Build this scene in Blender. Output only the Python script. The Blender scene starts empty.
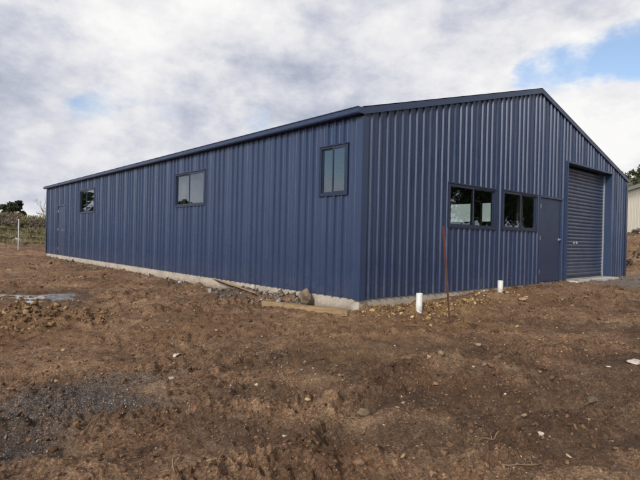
import bpy, math, random
import numpy as np
from mathutils import Vector, Matrix, noise as mnoise

random.seed(7)
rng = np.random.default_rng(11)
SC = bpy.context.scene
COL = SC.collection
R = math.radians

# ------------------------------------------------------------------ sizes
W, L, H, RISE = 11.78, 19.84, 3.0, 1.542      # shed width, length, eave height, ridge rise
SL = RISE / (W / 2)
CAM = (-5.6306, -5.4719, 0.9302)
YAW, PITCH, ROLL = 0.718988, -0.0036961, 0.0224166

# ------------------------------------------------------------------ helpers
def tag(o, label=None, cat=None, group=None, kind=None):
    if label: o['label'] = label
    if cat: o['category'] = cat
    if group: o['group'] = group
    if kind: o['kind'] = kind
    return o

def empty(name, loc=(0, 0, 0), rz=0.0):
    o = bpy.data.objects.new(name, None)
    COL.objects.link(o)
    o.location = loc
    o.rotation_euler = (0, 0, rz)
    o.empty_display_size = .2
    return o

class MB:
    def __init__(s):
        s.v, s.f = [], []
    def add(s, vs, fs):
        n = len(s.v)
        s.v += [tuple(v) for v in vs]
        s.f += [tuple(i + n for i in f) for f in fs]
        return s
    def box(s, x0, x1, y0, y1, z0, z1):
        return s.add([(x0, y0, z0), (x1, y0, z0), (x1, y1, z0), (x0, y1, z0), (x0, y0, z1), (x1, y0, z1), (x1, y1, z1), (x0, y1, z1)],
                     [(0, 3, 2, 1), (4, 5, 6, 7), (0, 1, 5, 4), (1, 2, 6, 5), (2, 3, 7, 6), (3, 0, 4, 7)])
    def prism(s, poly, axis, a, b):
        """poly: 2-D outline in the two other axes, extruded along axis from a to b"""
        def mk(p, t):
            return {'x': (t, p[0], p[1]), 'y': (p[0], t, p[1]), 'z': (p[0], p[1], t)}[axis]
        n = len(poly)
        vs = [mk(p, a) for p in poly] + [mk(p, b) for p in poly]
        fs = [(i, (i + 1) % n, n + (i + 1) % n, n + i) for i in range(n)]
        fs += [tuple(range(n - 1, -1, -1)), tuple(range(n, 2 * n))]
        return s.add(vs, fs)
    def tube(s, pts, radii, seg=12, cap=True):
        pts = [Vector(p) for p in pts]
        n0 = len(s.v)
        for i, p in enumerate(pts):
            d = (pts[min(i + 1, len(pts) - 1)] - pts[max(i - 1, 0)]).normalized()
            a = d.orthogonal().normalized(); b = d.cross(a)
            r = radii[i] if isinstance(radii, (list, tuple)) else radii
            for k in range(seg):
                t = 2 * math.pi * k / seg
                s.v.append(tuple(p + (a * math.cos(t) + b * math.sin(t)) * r))
        for i in range(len(pts) - 1):
            for k in range(seg):
                k2 = (k + 1) % seg
                s.f.append((n0 + i * seg + k, n0 + i * seg + k2, n0 + (i + 1) * seg + k2, n0 + (i + 1) * seg + k))
        if cap:
            s.f.append(tuple(n0 + k for k in range(seg - 1, -1, -1)))
            s.f.append(tuple(n0 + (len(pts) - 1) * seg + k for k in range(seg)))
        return s
    def build(s, name, mat, parent=None, smooth=False, bevel=0.0, fix=True):
        me = bpy.data.meshes.new(name)
        me.from_pydata(s.v, [], s.f)
        me.validate()
        if fix:
            import bmesh
            bm = bmesh.new(); bm.from_mesh(me)
            bmesh.ops.recalc_face_normals(bm, faces=bm.faces)
            bm.to_mesh(me); bm.free()
        me.materials.append(mat)
        if smooth:
            me.polygons.foreach_set('use_smooth', [True] * len(me.polygons))
        o = bpy.data.objects.new(name, me)
        COL.objects.link(o)
        if parent is not None: o.parent = parent
        if bevel:
            m = o.modifiers.new('bevel', 'BEVEL'); m.width = bevel; m.segments = 2; m.limit_method = 'ANGLE'
        return o

def big_mesh(name, verts, faces, mat, parent=None, smooth=False, attrs=None):
    """numpy verts (n,3) and faces (m,k) -> one object"""
    me = bpy.data.meshes.new(name)
    n, (m, k) = len(verts), faces.shape
    me.vertices.add(n); me.vertices.foreach_set('co', np.ascontiguousarray(verts, np.float32).ravel())
    me.loops.add(m * k); me.loops.foreach_set('vertex_index', np.ascontiguousarray(faces, np.int32).ravel())
    me.polygons.add(m); me.polygons.foreach_set('loop_start', np.arange(0, m * k, k, dtype=np.int32))
    me.polygons.foreach_set('loop_total', np.full(m, k, np.int32))
    if smooth: me.polygons.foreach_set('use_smooth', np.ones(m, bool))
    for an, av in (attrs or {}).items():
        a = me.attributes.new(an, 'FLOAT', 'POINT'); a.data.foreach_set('value', np.ascontiguousarray(av, np.float32))
    me.update(calc_edges=True); me.validate()
    me.materials.append(mat)
    o = bpy.data.objects.new(name, me)
    COL.objects.link(o)
    if parent is not None: o.parent = parent
    return o

# ------------------------------------------------------------------ node helpers
class NT:
    def __init__(s, name):
        s.m = bpy.data.materials.new(name); s.m.use_nodes = True
        s.t = s.m.node_tree; s.t.nodes.clear()
        s.out = s.n('ShaderNodeOutputMaterial')
    def n(s, typ, **kw):
        nd = s.t.nodes.new(typ)
        for k, v in kw.items():
            if k.startswith('_'): setattr(nd, k[1:], v)
        for k, v in kw.items():
            if not k.startswith('_'): s.set(nd, k, v)
        return nd
    def set(s, nd, key, v):
        key = key.replace('__', ' ')
        sock = nd.inputs[int(key[1:])] if key[0] == 'i' and key[1:].isdigit() else nd.inputs[key]
        if hasattr(v, 'links') or isinstance(v, bpy.types.NodeSocket): s.t.links.new(v, sock)
        else:
            if hasattr(sock.default_value, '__len__') and isinstance(v, tuple) and len(v) == 3 and len(sock.default_value) == 4: v = v + (1,)
            sock.default_value = v
    def math(s, op, a, b=0.0, c=None, clamp=False):
        nd = s.n('ShaderNodeMath', _operation=op, _use_clamp=clamp, i0=a, i1=b)
        if c is not None: s.set(nd, 'i2', c)
        return nd.outputs[0]
    def mix(s, f, a, b, blend='MIX'):
        nd = s.n('ShaderNodeMix', _data_type='RGBA', _blend_type=blend)
        s.set(nd, 'i0', f); s.set(nd, 'i6', a); s.set(nd, 'i7', b)
        return nd.outputs[2]
    def ramp(s, f, stops, interp='LINEAR'):
        nd = s.n('ShaderNodeValToRGB', i0=f); cr = nd.color_ramp; cr.interpolation = interp
        while len(cr.elements) < len(stops): cr.elements.new(.5)
        for e, (p, c) in zip(cr.elements, stops):
            e.position = p; e.color = (c if len(c) == 4 else tuple(c) + (1,)) if not isinstance(c, (int, float)) else (c, c, c, 1)
        return nd.outputs[0]
    def noise(s, vec, scale, detail=4, rough=.55, dist=0.0):
        return s.n('ShaderNodeTexNoise', Vector=vec, Scale=scale, Detail=detail, Roughness=rough, Distortion=dist).outputs[0]
    def maprange(s, v, a, b, c=0.0, d=1.0, smooth=True):
        nd = s.n('ShaderNodeMapRange', Value=v); nd.interpolation_type = 'SMOOTHSTEP' if smooth else 'LINEAR'
        s.set(nd, 'i1', a); s.set(nd, 'i2', b); s.set(nd, 'i3', c); s.set(nd, 'i4', d)
        return nd.outputs[0]
    def bump(s, h, strength=.3, dist=.01, normal=None):
        nd = s.n('ShaderNodeBump', Height=h, Strength=strength, Distance=dist)
        if normal is not None: s.set(nd, 'Normal', normal)
        return nd.outputs[0]
    def pos(s): return s.n('ShaderNodeNewGeometry').outputs['Position']
    def obj(s): return s.n('ShaderNodeTexCoord').outputs['Object']
    def attr(s, name): return s.n('ShaderNodeAttribute', _attribute_name=name).outputs['Fac']
    def island(s): return s.n('ShaderNodeNewGeometry').outputs['Random Per Island']
    def scale(s, vec, xyz): return s.n('ShaderNodeVectorMath', _operation='MULTIPLY', i0=vec, i1=xyz).outputs[0]
    def bsdf(s, base, rough=.6, metal=0.0, normal=None, spec=.5, **kw):
        b = s.n('ShaderNodeBsdfPrincipled', Base__Color=base, Roughness=rough, Metallic=metal)
        s.set(b, 'Specular IOR Level', spec)
        if normal is not None: s.set(b, 'Normal', normal)
        for k, v in kw.items(): s.set(b, k, v)
        s.t.links.new(b.outputs[0], s.out.inputs[0])
        return b

def mat_painted(name, col, rough=.38, spec=.5, dust=.0, warp=.0):
    t = NT(name); p = t.pos()
    streak = t.noise(t.scale(p, (6, 6, .35)), 1.0, 4, .6)
    cloud = t.noise(p, .7, 3, .5)
    c = t.mix(t.maprange(streak, .35, .7, 0, .35), col, tuple(min(1, k * 1.25 + .004) for k in col))
    c = t.mix(t.maprange(cloud, .3, .7, 0, .15), c, tuple(k * .85 for k in col))
    rn = t.maprange(t.noise(p, 3.0, 3), .3, .7, rough - .05, rough + .07)
    if dust:
        z = t.n('ShaderNodeSeparateXYZ', i0=p).outputs[2]
        f = t.math('MULTIPLY', t.maprange(t.math('ADD', z, t.math('MULTIPLY', t.noise(p, 5, 4), .5)), .2, .75, 1, 0), dust)
        f = t.math('MULTIPLY', f, t.maprange(t.noise(p, 22, 4), .35, .65))
        c = t.mix(f, c, (.16, .115, .08))
        rn = t.math('ADD', rn, t.math('MULTIPLY', f, .4))
    nrm = None
    if warp:
        nrm = t.bump(t.noise(t.scale(p, (1.6, 1.6, .8)), 1.0, 2, .4), 1.0, warp)
    t.bsdf(c, rn, 0.0, nrm, spec)
    return t.m

def mat_plain(name, col, rough=.6, metal=0.0, spec=.5, var=.2, sc=8.0, bump=0.0, bsc=60):
    t = NT(name); p = t.pos()
    f = t.maprange(t.noise(p, sc, 5, .6), .3, .7)
    c = t.mix(f, tuple(k * (1 - var) for k in col), tuple(min(1, k * (1 + var)) for k in col))
    nrm = t.bump(t.noise(p, bsc, 5, .65), bump, .01) if bump else None
    t.bsdf(c, rough, metal, nrm, spec)
    return t.m

def mat_islands(name, stops, rough=.85, bump=.4, bsc=90, var=.25, spec=.3, sub=0.0):
    t = NT(name); p = t.pos()
    c = t.ramp(t.island(), stops)
    n = t.noise(p, bsc * .4, 5, .65)
    c = t.mix(1.0, c, t.ramp(n, [(.25, 1 - var), (.75, 1 + var)]), 'MULTIPLY')
    nrm = t.bump(t.noise(p, bsc, 4, .6), bump, .006) if bump else None
    b = t.bsdf(c, rough, 0, nrm, spec)
    return t.m

M = {}
NAVY = (.0205, .0365, .081)
M['clad'] = mat_painted('navy_cladding', NAVY, .29, .5, dust=.13, warp=.014)
M['trim'] = mat_painted('navy_trim', (.021, .037, .082), .34, .55)
M['door'] = mat_painted('navy_door', (.018, .032, .073), .40, .45, dust=.12)
M['roller'] = mat_painted('navy_roller', (.020, .034, .070), .32, .5, dust=.15)
M['frame'] = mat_plain('window_frame_navy', (.013, .022, .047), .4, var=.12)
M['galv'] = mat_plain('galvanised_steel', (.50, .51, .52), .42, .85, var=.18, sc=30)
M['rail'] = mat_plain('pale_rail', (.24, .245, .26), .5, 0.0, var=.12, sc=20)
M['chrome'] = mat_plain('satin_metal', (.72, .72, .72), .3, .9, var=.08)
def mat_pvc():
    t = NT('white_pvc'); p = t.obj(); w = t.pos()
    z = t.n('ShaderNodeSeparateXYZ', i0=p).outputs[2]
    n = t.noise(w, 22, 5, .65)
    f = t.math('MULTIPLY', t.maprange(t.math('ADD', z, t.math('MULTIPLY', n, .16)), .24, .36, .9, .06), t.maprange(t.noise(w, 60, 4), .35, .6))
    t.bsdf(t.mix(f, (.66, .66, .62), (.24, .16, .10)), .42); return t.m
M['pvc'] = mat_pvc()
M['dark'] = mat_plain('dark_void', (.02, .02, .02), .8)
M['steel'] = mat_plain('interior_steel', (.20, .15, .10), .6, var=.2)
M['lining'] = mat_plain('interior_floor', (.20, .19, .18), .85)

def mat_concrete(name, col):
    t = NT(name); p = t.pos()
    n1 = t.noise(p, 2.2, 5, .6); n2 = t.noise(p, 26, 6, .7)
    c = t.ramp(t.math('ADD', t.math('MULTIPLY', n1, .55), t.math('MULTIPLY', n2, .45)),
               [(.32, tuple(k * .55 for k in col)), (.5, col), (.68, tuple(min(1, k * 1.3) for k in col))])
    z = t.n('ShaderNodeSeparateXYZ', i0=p).outputs[2]
    f = t.maprange(t.math('ADD', z, t.math('MULTIPLY', t.noise(p, 7, 5, .65), .28)), -.14, .04, .85, 0)
    c = t.mix(f, c, (.15, .10, .065))
    pits = t.n('ShaderNodeTexVoronoi', Vector=p, Scale=45.0).outputs[0]
    h = t.math('ADD', n2, t.maprange(pits, .0, .25, -.4, 0))
    t.bsdf(c, .88, 0, t.bump(h, .5, .01), .3)
    return t.m
M['slab'] = mat_concrete('slab_concrete', (.37, .325, .265))
M['apron'] = mat_concrete('apron_concrete', (.42, .40, .36))

def mat_glass():
    t = NT('window_glass')
    p = t.pos()
    nrm = t.bump(t.noise(p, 1.3, 1, .4), .25, .005)
    gl = t.n('ShaderNodeBsdfGlossy', Color=(.84, .91, 1.0), Roughness=.015, Normal=nrm)
    tr = t.n('ShaderNodeBsdfTransparent', Color=(.84, .88, .85))
    g = t.n('ShaderNodeNewGeometry')
    cs = t.math('ABSOLUTE', t.n('ShaderNodeVectorMath', _operation='DOT_PRODUCT', i0=g.outputs['Incoming'], i1=g.outputs['Normal']).outputs['Value'])
    fac = t.math('ADD', .125, t.math('MULTIPLY', .85, t.math('POWER', t.math('SUBTRACT', 1.0, cs), 4.0)), clamp=True)
    mx = t.n('ShaderNodeMixShader', i0=fac, i1=tr.outputs[0], i2=gl.outputs[0])
    t.t.links.new(mx.outputs[0], t.out.inputs[0])
    return t.m
M['glass'] = mat_glass()

def mat_wood(name, a, b, axis=1):
    t = NT(name); p = t.obj()
    s = [22, 22, 22]; s[axis] = 1.2
    n = t.noise(t.scale(p, tuple(s)), 1.6, 6, .65, .6)
    n2 = t.noise(p, 9, 5, .6)
    c = t.mix(t.maprange(n, .32, .68), a, b)
    c = t.mix(t.maprange(n2, .5, .75, 0, .55), c, (.10, .065, .04))
    t.bsdf(c, .8, 0, t.bump(n, .5, .006), .3)
    return t.m
M['pine'] = mat_wood('sawn_timber', (.19, .125, .064), (.30, .205, .108))
M['oldwood'] = mat_wood('weathered_board', (.17, .11, .065), (.26, .17, .10))

# ------------------------------------------------------------------ terrain functions
def _hash(ix, iy, seed):
    h = (ix.astype(np.int64) * 374761393 + iy.astype(np.int64) * 668265263 + seed * 982451653) & 0xffffffff
    h = ((h ^ (h >> 13)) * 1274126177) & 0xffffffff
    return (h ^ (h >> 16)) & 0xffffffff
def perlin(x, y, seed=0):
    x0 = np.floor(x); y0 = np.floor(y); fx = x - x0; fy = y - y0
    u = fx * fx * fx * (fx * (fx * 6 - 15) + 10); v = fy * fy * fy * (fy * (fy * 6 - 15) + 10)
    def g(dx, dy):
        a = _hash(x0 + dx, y0 + dy, seed) * (2 * np.pi / 4294967296.0)
        return np.cos(a) * (fx - dx) + np.sin(a) * (fy - dy)
    a = g(0, 0) * (1 - u) + g(1, 0) * u; b = g(0, 1) * (1 - u) + g(1, 1) * u
    return (a * (1 - v) + b * v) * 1.41
def fbm(x, y, freq, octv, seed=0, gain=.5):
    s = 0; a = 1.0
    for i in range(octv):
        s = s + a * perlin(x * freq, y * freq, seed + i); freq *= 2.03; a *= gain
    return s
def cells(x, y, size, seed, frac):
    """domed clods bedded in the ground: height in units of size"""
    u = x / size; v = y / size; iu = np.floor(u); iv = np.floor(v); out = np.zeros(np.shape(x))
    for dx in (-1, 0, 1):
        for dy in (-1, 0, 1):
            cx = iu + dx; cy = iv + dy
            h1 = _hash(cx, cy, seed); h2 = _hash(cx, cy, seed + 1); h3 = _hash(cx, cy, seed + 2)
            px = cx + (h1 & 1023) / 1023.0; py = cy + ((h1 >> 10) & 1023) / 1023.0
            on = (h2 & 1023) / 1023.0 < frac
            r = .25 + .42 * ((h3 & 1023) / 1023.0); a = ((h3 >> 10) & 1023) / 1023.0 * 6.283
            q = (u - px) * np.cos(a) + (v - py) * np.sin(a); w = -(u - px) * np.sin(a) + (v - py) * np.cos(a)
            d2 = (np.abs(q) / r) ** 2.6 + (np.abs(w) / (r * (.55 + .4 * ((h2 >> 10) & 1023) / 1023.0))) ** 2.6
            out = np.maximum(out, np.where(on, np.sqrt(np.clip(1 - d2, 0, 1)) * r * (.5 + .5 * ((h2 >> 20) & 255) / 255.0), 0))
    return out
def sstep(a, b, x):
    t = np.clip((x - a) / (b - a), 0, 1); return t * t * (3 - 2 * t)

def base_z(x, y):
    cx = np.clip(x, 0, W); cy = np.clip(y, 0, L)
    d = np.hypot(x - cx, y - cy)
    front = np.interp(cx, [0, 1.5, 2.5, 4, 6, 7.4, 9, 12], [-.20, -.165, -.12, -.085, -.035, -.045, -.05, -.06])
    left = np.interp(cy, [0, 5, 10, 20], [-.27, -.27, -.23, -.17])
    df = np.maximum(-y, 0) + 1e-3; dl = np.maximum(-x, 0) + 1e-3
    wf = np.where(x < W, df / (df + dl), 1.0)
    wf = np.where((x > W) & (y > 0), 1.0, wf)
    wf = np.where((x >= 0) & (y >= 0) & (x <= W), sstep(-.4, .4, x - y), wf)
    e = front * wf + left * (1 - wf)
    z = e - .5 * np.tanh(d * .04 / .5) * (1 - .6 * sstep(L - 2, L + 4, y))
    ins = np.minimum(np.minimum(x, W - x), np.minimum(y, L - y))
    z = z - .35 * sstep(.35, .9, ins)
    wob = 1.1 * perlin(x * .35, y * .35, 91)
    tl = y - 28.9 - .25 * wob
    rl = .42 * sstep(0, .35, tl) + 1.07 * sstep(.8, 17, tl) + .5 * sstep(18, 80, tl)
    tr = x - 13.6 - .6 * wob - .02 * np.maximum(-y, 0)
    rr = .35 * sstep(0, 1.2, tr) + 1.55 * sstep(1.0, 9.0, tr)
    return z + np.maximum(rl, rr)

PUD = (-2.62, 6.2)
RIDGES = [  # clod ridges left by machine tracks: polyline, height, width
    ([(-3.1, -3.85), (-2.4, -3.85), (-1.55, -3.98), (-.4, -4.3)], .045, .12),
    ([(-3.6, -3.0), (-2.9, -2.6), (-1.8, -2.32), (-.9, -2.35)], .045, .13),
    ([(-5.3, -1.5), (-4.98, -1.5), (-4.45, -1.82), (-3.5, -2.3), (-3.0, -2.5)], .055, .15),
    ([(-5.6, -.2), (-4.4, -.5), (-3.3, -.9), (-2.3, -1.2)], .03, .16),
    ([(-4.4, -3.0), (-3.9, -3.1), (-3.4, -3.35)], .05, .16),
    ([(-1.6, -3.0), (-.2, -2.9), (1.2, -3.2)], .035, .16),
    ([(-2.2, 2.6), (-1.3, 2.3), (-.7, 2.2)], .06, .2),
    ([(-4.6, 7.6), (-3.0, 8.2), (-1.4, 8.4)], .04, .3),
    ([(0.6, -1.7), (2.5, -1.9), (4.5, -1.7), (7, -1.4)], .04, .25),
]
def seg_dist(x, y, pl):
    best = np.full(np.shape(x), 1e9)
    for (ax, ay), (bx, by) in zip(pl[:-1], pl[1:]):
        dx, dy = bx - ax, by - ay
        t = np.clip(((x - ax) * dx + (y - ay) * dy) / (dx * dx + dy * dy), 0, 1)
        best = np.minimum(best, np.hypot(x - ax - t * dx, y - ay - t * dy))
    return best
def blob(x, y, cx, cy, rx, ry, ang=0.0):
    c, s = math.cos(ang), math.sin(ang)
    u = ((x - cx) * c + (y - cy) * s) / rx; v = (-(x - cx) * s + (y - cy) * c) / ry
    return np.exp(-(u * u + v * v))
GRAVEL = [(-4.5, -1.5, 1.0, .75, .3, .42), (-4.72, -1.15, .55, .5, .3, .75), (-5.0, -1.9, .3, .35, 0, .7), (-4.25, -1.5, .45, .25, -.5, .75), (-2.35, -1.1, .42, .26, .5, .75), (-3.3, -2.05, .45, .18, -.5, .6),
          (-2.55, -3.0, .5, .15, .2, .35), (-1.6, 3.3, .8, .25, 1.0, .5), (-.45, 3.1, .22, 1.2, 0, .9), (-3.9, -.9, .7, .3, -.3, .6), (-1.2, 4.5, .5, .35, .5, .5),
          (10.2, -1.15, 2.7, 1.0, -.05, 1.6), (13.5, -.7, 3.0, 1.0, 0, 1.4), (-1.3, -1.75, .4, .12, 0, .4), (3.2, -2.6, .9, .25, .1, .4), (-3.9, -2.6, .25, .2, .3, .5)]
CLAY = [(.85, -.62, .5, .3, .2, 1.0), (1.5, -.85, .4, .28, 0, .8), (.3, -1.5, .9, .3, -.5, .5), (-.9, .2, .8, .35, 1.0, .4), (-1.9, -1.6, .9, .25, -.4, .35), (2.5, -2.1, .8, .2, -.3, .4), (2.7, -.75, .6, .3, 0, .5), (-3.95, 3.3, .55, .95, .2, .75), (-1.2, -2.3, .5, .12, -.2, .5), (4.5, -1.3, 1.2, .35, .1, .45),
        (.1, -.35, .35, .18, 0, .8), (-2.4, 1.2, 1.2, .5, .6, .25), (7.5, -1.5, 1.6, .3, .1, .4), (-1.5, -.9, 1.1, .5, .6, .3), (14.5, 1.0, 2.0, 1.5, 0, .4)]
def masks(x, y):
    g = 0; c = 0
    for a in GRAVEL: g = g + a[5] * blob(x, y, *a[:5])
    for a in CLAY: c = c + a[5] * blob(x, y, *a[:5])
    return g, c
def ground_z(x, y, fine=True):
    x = np.asarray(x, float); y = np.asarray(y, float)
    z = base_z(x, y)
    dist = np.hypot(x - CAM[0], y - CAM[1])
    cx = np.clip(x, 0, W); cy = np.clip(y, 0, L); d = np.hypot(x - cx, y - cy)
    near = (sstep(.0, .8, d) * .75 + .25) * (1 - .8 * np.clip(1.3 * blob(x, y, 10.2, -1.15, 3.0, 1.2), 0, 1))
    far = 1 + 2.5 * sstep(25, 60, dist)
    z = z + near * far * (.030 * fbm(x, y, .45, 2, 3) + .020 * fbm(x, y, 1.7, 2, 5))
    wx = x + .12 * perlin(x * 2.1, y * 2.1, 31); wy = y + .12 * perlin(x * 2.1, y * 2.1, 37)
    tu = x * .78 - y * .62; tv = x * .62 + y * .78            # machine travel direction and across it
    z = z + near * far * (.034 * fbm(tu * .16, tv * 1.0, 1.5, 3, 141, .55) + .016 * perlin(tu * .5 + .5 * perlin(x, y, 7), tv * 4.6, 147) * sstep(-.1, .5, perlin(x * .3, y * .3, 149)))
    lump = np.maximum(fbm(wx, wy, 3.6, 3, 9, .55), -.25)
    patch = sstep(-.25, .45, fbm(x, y, .8, 2, 17))
    z = z + near * (.35 + .9 * patch) * .022 * lump
    if fine:
        cw = .35 + .65 * patch
        jx = x + .012 * perlin(x * 24, y * 24, 51) + .03 * perlin(x * 7, y * 7, 53); jy = y + .012 * perlin(x * 24, y * 24, 57) + .03 * perlin(x * 7, y * 7, 59)
        z = z + cells(jx, jy, .26, 131, .13) * .12 * cw + cells(jx, jy, .17, 101, .30) * .12 * cw + cells(jx, jy, .085, 111, .45) * .068 * cw + cells(jx, jy, .042, 121, .55) * .034
        z = z + (.45 + 1.0 * patch) * (.0105 * np.maximum(fbm(wx, wy, 11.0, 2, 21, .6), -.3) + .0050 * fbm(x, y, 31.0, 2, 25, .6))
    # tracks: faint parallel cleat marks and ridges of pushed-up soil
    for i, (pl, hh, ww) in enumerate(RIDGES):
        dd = seg_dist(x + .06 * perlin(x * 3, y * 3, 40 + i), y + .06 * perlin(x * 3, y * 3, 60 + i), pl)
        k = np.exp(-(dd / ww) ** 2)
        rough = .75 + .9 * fbm(x, y, 9.0, 3, 70 + i, .6)
        z = z + 1.45 * hh * k * rough - .5 * hh * np.exp(-((dd - 2.1 * ww) / ww) ** 2)
    tu = x * .78 - y * .62; tv = x * .62 + y * .78
    for k, (t0, dep, fq) in enumerate(((-4.35, .8, .5), (-2.75, .9, .42), (-1.55, .6, .6), (.1, .6, .35), (2.6, .9, .3), (4.2, .9, .3))):
        on = sstep(-.35, .25, perlin(tu * .35 + 11.3 * k, t0 * 3.1 + 0 * tv, 160 + k)) * (d > .7) * (1 - sstep(.1, .4, blob(x, y, 10.2, -1.15, 3.2, 1.3)))
        q = tv - t0 - .28 * np.sin(tu * fq + k) - .05 * perlin(tu * 2.2, tv * 2.2, 170 + k)
        z = z + dep * on * (-.034 * np.exp(-(q / .15) ** 4) * (1 + .35 * np.sin(tu * 2 * np.pi / .13 + 5 * np.abs(q))) + .038 * (np.exp(-((q - .24) / .075) ** 2) + .8 * np.exp(-((q + .24) / .08) ** 2)) * (.6 + .9 * fbm(x, y, 7.0, 3, 180 + k, .6)))
    # heaps
    pile = 1.05 * blob(x, y, -4.0, 3.15, .52, .95, .2) + .5 * blob(x, y, -3.35, 2.6, .4, .35)
    z = z + pile * (.15 + .13 * fbm(x, y, 4.5, 4, 80, .65))
    corner = blob(x, y, .95, -.55, .55, .26, .05) + .8 * blob(x, y, 1.75, -.6, .5, .25) + .95 * blob(x, y, .05, -.22, .35, .2) + .5 * blob(x, y, 3.0, -.55, .7, .2)
    z = z + corner * (.09 + .07 * fbm(x, y, 5.5, 3, 84, .6))
    rub = 1.25 * blob(x, y, -.22, 2.9, .22, .9) + 1.3 * blob(x, y, -.16, 1.7, .16, .55) + .3 * blob(x, y, -.2, 9, .25, 3) + .35 * blob(x, y, -.2, 5.6, .25, 1.2)
    z = z + rub * (.10 + .07 * fbm(x, y, 5.0, 3, 88, .6))
    mud = blob(x, y, 5.8, -.55, 1.0, .32)
    z = z + mud * (.05 + .04 * fbm(x, y, 5.0, 3, 90, .6))
    z = z - .075 * blob(x, y, PUD[0], PUD[1], .62, .95, -.55) + .03 * blob(x, y, -3.7, 5.9, .4, .5)
    return z

PUD_Z = float(base_z(np.array([PUD[0]]), np.array([PUD[1]]))[0]) - .040

# ------------------------------------------------------------------ soil material
def mat_soil():
    t = NT('bare_soil'); p = t.pos()
    n1 = t.noise(p, .9, 6, .6); n2 = t.noise(p, 7, 6, .68, .4); n3 = t.noise(p, 45, 5, .7)
    v = t.math('ADD', t.math('ADD', t.math('MULTIPLY', n1, .34), t.math('MULTIPLY', n2, .38)), t.math('MULTIPLY', n3, .28))
    c = t.ramp(v, [(.36, (.046, .0255, .0148)), (.44, (.130, .073, .041)), (.52, (.240, .140, .078)), (.61, (.39, .255, .15))])
    n5 = t.noise(p, 130, 4, .7)
    n6 = t.noise(p, 46, 7, .78)
    c = t.mix(1.0, c, t.ramp(n5, [(.30, .45), (.5, 1.0), (.70, 1.55)]), 'MULTIPLY')
    c = t.mix(1.0, c, t.ramp(n6, [(.36, .50), (.5, 1.15), (.64, 1.95)]), 'MULTIPLY')
    # redder and paler areas of subsoil
    c = t.mix(t.maprange(t.noise(p, .38, 4, .6), .48, .66, 0, .5), c, t.mix(n3, (.13, .058, .025), (.27, .14, .065)))
    cl = t.math('MULTIPLY', t.attr('clay'), t.maprange(n2, .36, .58))
    c = t.mix(t.math('MULTIPLY', cl, .85, clamp=True), c, t.mix(n3, (.22, .125, .045), (.42, .27, .115)))
    # gravel
    vor = t.n('ShaderNodeTexVoronoi', Vector=p, Scale=85.0)
    vc = t.n('ShaderNodeSeparateColor', i0=vor.outputs['Color']).outputs[0]
    gcol = t.ramp(vc, [(0, (.06, .058, .062)), (.45, (.145, .142, .146)), (.8, (.22, .21, .20)), (1, (.42, .39, .35))])
    gcol = t.mix(t.maprange(vor.outputs['Distance'], .3, .75), gcol, (.035, .03, .028))
    xx = t.n('ShaderNodeSeparateXYZ', i0=p).outputs[0]
    gcol = t.mix(t.maprange(xx, 5.5, 9, 0, .75), gcol, t.mix(vc, (.15, .13, .11), (.48, .43, .37)))
    gm = t.math('MULTIPLY', t.maprange(t.math('ADD', t.attr('gravel'), t.math('MULTIPLY', t.math('SUBTRACT', n2, .5), 1.4)), .25, 1.15), .72)
    c = t.mix(gm, c, gcol)
    # small pale chips bedded in the soil
    v2 = t.n('ShaderNodeTexVoronoi', Vector=t.n('ShaderNodeVectorMath', _operation='ADD', i0=p, i1=t.scale(t.n('ShaderNodeTexNoise', Vector=p, Scale=30.0).outputs[1], (.03, .03, .03))).outputs[0], Scale=30.0)
    sc2 = t.n('ShaderNodeSeparateColor', i0=v2.outputs['Color'])
    chip = t.math('MULTIPLY', t.math('LESS_THAN', v2.outputs['Distance'], t.math('MULTIPLY', sc2.outputs[1], .34)), t.math('GREATER_THAN', sc2.outputs[0], .68))
    c = t.mix(chip, c, t.ramp(sc2.outputs[2], [(0, (.13, .095, .065)), (.5, (.27, .19, .11)), (1, (.40, .35, .28))]))
    wet_shade = t.attr('wet_shade')
    c = t.mix(t.math('MULTIPLY', wet_shade, .72), c, t.mix(n3, (.020, .0125, .0085), (.072, .043, .027)))
    gr = t.attr('turf')
    tc = t.mix(t.noise(p, .9, 5, .6), (.055, .062, .022), (.15, .135, .06))
    tc = t.mix(t.maprange(t.noise(p, .45, 4, .6), .5, .6), tc, t.mix(n2, (.12, .07, .04), (.26, .18, .11)))
    c = t.mix(gr, c, tc)
    h = t.math('ADD', t.math('MULTIPLY', n6, 1.0), t.math('MULTIPLY', n5, .45))
    h = t.math('ADD', h, t.math('MULTIPLY', gm, t.math('SUBTRACT', .6, vor.outputs['Distance'])))
    h = t.math('ADD', h, t.math('MULTIPLY', chip, .5))
    nrm = t.bump(h, 1.0, .034)
    rough = t.maprange(wet_shade, .78, 1, .93, .35, False)
    t.bsdf(c, rough, 0, nrm, .25)
    return t.m
M['soil'] = mat_soil()

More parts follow.
